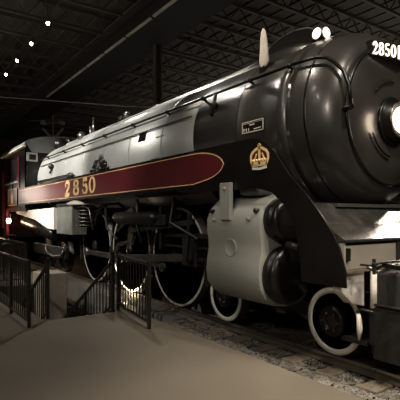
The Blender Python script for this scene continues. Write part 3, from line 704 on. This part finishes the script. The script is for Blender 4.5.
# uncoupling lever, hose and brackets along the beam
lv = part(MB().tube([(.95, -1.42, 1.24), (.96, -1.2, 1.25), (.96, -.9, 1.24), (.98, -.4, 1.26), (.98, .4, 1.26), (.96, 1.4, 1.25)], .014, 8), 'coupling_lever', 'iron')
part(MB().bar((.80, -1.40, 1.22), (.97, -1.40, 1.22), .02).box(.94, .965, -1.412, -1.388, 1.14, 1.29), 'lever_bracket', 'iron', parent=lv)
part(MB().tube([(.86, -1.28, 1.16), (.92, -1.22, 1.22), (.94, -1.0, 1.18), (1.0, -.8, 1.14), (1.05, -.55, 1.03), (1.0, -.3, .95)], .026, 8), 'air_hose', 'black')
part(MB().tube([(.84, -1.35, 1.20), (.90, -1.25, 1.14), (.9, -1.1, 1.16), (.92, -.95, 1.22)], .02, 8).ball((.9, -1.08, 1.2), .05, 8).ball((.92, -.9, 1.19), .045, 8), 'hose_valve', 'steel')
pb = part(MB().box(.62, .98, -1.01, 1.01, .30, 1.12), 'pilot_face', 'dark', .03, label='dark grey pilot face')
part(MB().prism([(.70, .18), (1.02, .18), (1.10, .34), (1.08, .74), (.70, .74)], 'y', -1.04, 1.04), 'pilot_plow', 'iron', .015)
part(MB().box(.72, 1.16, -1.06, -.60, .755, .775), 'step_tread', 'iron', .004)
part(MB().tube([(1.165, -1.05, .765), (1.175, -.60, .775)], .010, 6), 'step_edge', 'steel')
part(MB().tube([(.80, -1.18, .715), (.64, -1.18, .72), (.61, -1.18, .69), (.61, -1.18, .36)], .014, 8), 'step_hanger', 'iron')
part(MB().tube([(.635, -1.2, .67), (.65, -1.2, .52), (.64, -1.2, .40)], [.022, .030, .010], 8), 'rail_guard', 'white', label='pale rail guard bar beside the wheel')
part(MB().box(.3, .62, -1.05, -.5, .30, .34).box(.52, .72, -.8, -.4, .15, .8), 'pilot_bracket', 'iron')
# coupler hidden in the middle
part(MB().box(.95, 1.3, -.12, .12, .8, 1.05).box(1.25, 1.4, -.2, .05, .78, 1.07), 'coupler', 'iron', .03)

# cab
cab = part(MB().box(-15.3, -12.2, -1.50, -1.47, 2.0, 4.06), 'cab_side', 'black')
part(MB().box(-15.3, -12.2, 1.47, 1.50, 2.0, 4.06), 'cab_side', 'black')
part(MB().box(-15.3, -12.3, -1.45, 1.45, 1.9, 2.0), 'cab_floor', 'iron')
# front wall follows the arched roof, gap left for the window
arch = [(-1.50, 4.10)] + [(1.50 * math.cos(PI - PI * k / 14) , 4.10 + .40 * math.sin(PI * k / 14)) for k in range(1, 14)] + [(1.50, 4.10)]
part(MB().prism([(-1.5, 2.0)] + [(y, z - .02) for y, z in arch] + [(1.5, 2.0)], 'x', -12.26, -12.20), 'cab_front', 'black')
part(MB().prism([(y * 1.0, z) for y, z in arch[1:-1]] + [(1.3, 3.92), (-1.3, 3.92)], 'x', -12.20, -12.17), 'cab_front_panel', 'jacket', label='pale grey panel under the cab roof')
outer = [(y * 1.04, z + .05) for y, z in arch]; inner = [(y * 1.0, z) for y, z in arch]
rf = MB(); n = len(arch)
vs = [(x, y, z) for x in (-15.9, -12.12) for y, z in outer + inner]
f = []
for k in range(n - 1): f += [(k, k + 1, 2 * n + k + 1, 2 * n + k), (n + k, 3 * n + k, 3 * n + k + 1, n + k + 1), (k, n + k, n + k + 1, k + 1), (2 * n + k, 2 * n + k + 1, 3 * n + k + 1, 3 * n + k)]
f += [(0, 2 * n, 3 * n, n), (n - 1, 2 * n - 1, 4 * n - 1, 3 * n - 1)]
rf.add(vs, f, False)
part(rf, 'cab_roof', 'jacket', label='arched grey cab roof')
part(MB().box(-15.9, -12.12, -1.62, -1.50, 4.06, 4.10), 'rain_gutter', 'flange')  # pale colour paints in the highlight along the eave
fw = part(MB().box(-12.20, -12.16, -1.46, -1.10, 3.60, 3.65).box(-12.20, -12.16, -1.46, -1.38, 3.65, 3.86).box(-12.20, -12.16, -1.15, -1.10, 3.65, 3.86).box(-12.2, -12.16, -1.46, -1.10, 3.84, 3.90), 'front_window', 'flange', label='pale framed cab front window')
part(MB().box(-12.19, -12.175, -1.38, -1.15, 3.65, 3.84), 'pane', 'glass', parent=fw)
for x0, x1 in ((-14.9, -14.2), (-14.0, -13.3)):
    cw = part(MB().box(x0 - .06, x1 + .06, -1.53, -1.50, 2.98, 3.04).box(x0 - .06, x0, -1.53, -1.50, 3.04, 3.80).box(x1, x1 + .06, -1.53, -1.50, 3.04, 3.80), 'cab_window', 'iron', parent=cab)
    part(MB().box(x0, x1, -1.512, -1.502, 3.04, 3.80), 'pane', 'glass', parent=cab)
for x0, x1 in ((-15.3, -14.96), (-14.14, -14.06), (-13.24, -12.95)): part(MB().box(x0, x1, -1.525, -1.50, 2.72, 3.86), 'cab_pillar', 'maroon', parent=cab)
part(MB().box(-15.25, -12.95, -1.56, -1.50, 2.93, 2.98), 'window_sill', 'jacket', parent=cab)
cp = part(MB().box(-14.75, -13.25, -1.53, -1.50, 2.10, 2.76), 'crest_panel', 'maroon', parent=cab, label='gold-edged maroon crest panel')
g_ = MB()
for a, b in (((-14.7, 2.14), (-13.3, 2.14)), ((-14.7, 2.72), (-13.3, 2.72)), ((-14.7, 2.13), (-14.7, 2.73)), ((-13.3, 2.13), (-13.3, 2.73))): g_.ribbon([a, b], .022 if a[1] == b[1] else .05, -1.535, .004)
g_.build('panel_border', M['gold'], cab)
MB().ribbon([(-14, 2.2), (-14, 2.3), (-14, 2.45), (-14, 2.55), (-14, 2.66)], [.20, .34, .42, .2, .12], -1.536, .005).build('crest', M['gold'], cab)
part(MB().box(-15.3, -12.9, -1.52, -1.46, 1.98, 2.06), 'cab_sill', 'maroon', parent=cab)
part(MB().box(-15.2, -14.9, -1.55, -1.45, 1.0, 2.0).box(-15.2, -14.5, -1.55, -1.3, .98, 1.02), 'cab_steps', 'maroon')
# lit lamp under the cab
sl = part(MB().box(-14.45, -14.25, -1.52, -1.44, 1.42, 1.80), 'step_lamp', 'iron')
part(MB().ball((-14.35, -1.58, 1.56), .09, 12), 'bulb', 'lglow', parent=sl, label='glowing step lamp bulb')
lamp('POINT', (-14.3, -1.85, 1.56), (0, 0, 0), 12, (1, .70, .42), .08)
lamp('POINT', (.62, 0, 2.94), (0, 0, 0), 5, (1, .8, .6), .15)
# roof fittings
def fitting(x, y, mbf, name, m): part(mbf(x, y), name, m)
part(MB().lathe([(4.10, .09), (4.30, .09), (4.38, .06), (4.42, .0)], 'z', (-11.4, -.25, 0), 14).ball((-11.55, -.5, 4.15), .24, 12), 'turret_cover', 'black')
part(MB().lathe([(4.10, .14), (4.26, .16), (4.34, .10), (4.37, 0)], 'z', (-9.9, -.35, 0), 14), 'whistle_base', 'steel')
part(MB().cyl((-9.3, -.3, 4.1), (-9.3, -.3, 4.42), .06).cyl((-9.1, -.3, 4.1), (-9.1, -.3, 4.65), .03), 'whistle', 'steel')
part(MB().ball((-7.3, -.25, 4.28), .10, 10).cyl((-7.3, -.25, 4.05), (-7.3, -.25, 4.28), .05), 'safety_valve', 'iron')
part(MB().ball((-6.95, -.25, 4.32), .11, 10).cyl((-6.95, -.25, 4.05), (-6.95, -.25, 4.3), .06), 'safety_valve', 'steel')
part(MB().tube([(-5.6, -.3, 4.10), (-5.45, -.3, 4.20), (-5.2, -.3, 4.22)], .04), 'relief_valve', 'steel')

# flag resting in the bracket beside the stack
part(MB().box(-1.20, -1.12, -.93, -.84, 3.76, 3.84), 'flag_bracket', 'black')
fg = empty('furled_flag', (-1.16, -.885, 3.85), 'white furled cloth flag standing upright on the boiler behind the smokestack', 'flag')
MB().cyl((-1.16, -.885, 3.85), (-1.16, -.885, 4.1), .012, n=8).build('staff', M['wood'], fg)
v = []
for z, wx, cx_ in ((3.86, .036, 0), (3.92, .066, 0), (4.08, .06, 0), (4.26, .046, -.005), (4.37, .030, -.01), (4.41, .004, -.012)):
    for k in range(12):
        t = 2 * PI * k / 12; q = 1 + .18 * math.sin(3 * t)
        v.append((-1.16 + cx_ + wx * q * math.cos(t) * 1.4, -.885 + wx * .5 * q * math.sin(t), z))
MB().add(v, [(i * 12 + k, i * 12 + (k + 1) % 12, (i + 1) * 12 + (k + 1) % 12, (i + 1) * 12 + k) for i in range(5) for k in range(12)], True).build('cloth', M['cream'], fg)

# ================================================================ TENDER (only its front end shows)
td = empty('tender', (-17.5, 0, 0), 'dark maroon tender coupled behind the cab at the photo left edge', 'tender')
MB().box(-21.5, -15.95, -1.5, 1.5, 1.2, 3.6).build('tank', M['maroon'], td, .05)
MB().box(-21.5, -15.9, -1.45, 1.45, .85, 1.2).build('frame', M['iron'], td, .02)
for x in (-16.8, -18.3, -19.8):
    for s in (-1, 1):
        MB().lathe([(s * .66, 0), (s * .66, .46), (s * .79, .46), (s * .80, .40), (s * .74, .38), (s * .74, .15), (s * .85, .13), (s * .85, 0)], 'y', (x, 0, .46), 28).build('wheel', M['iron'], td)
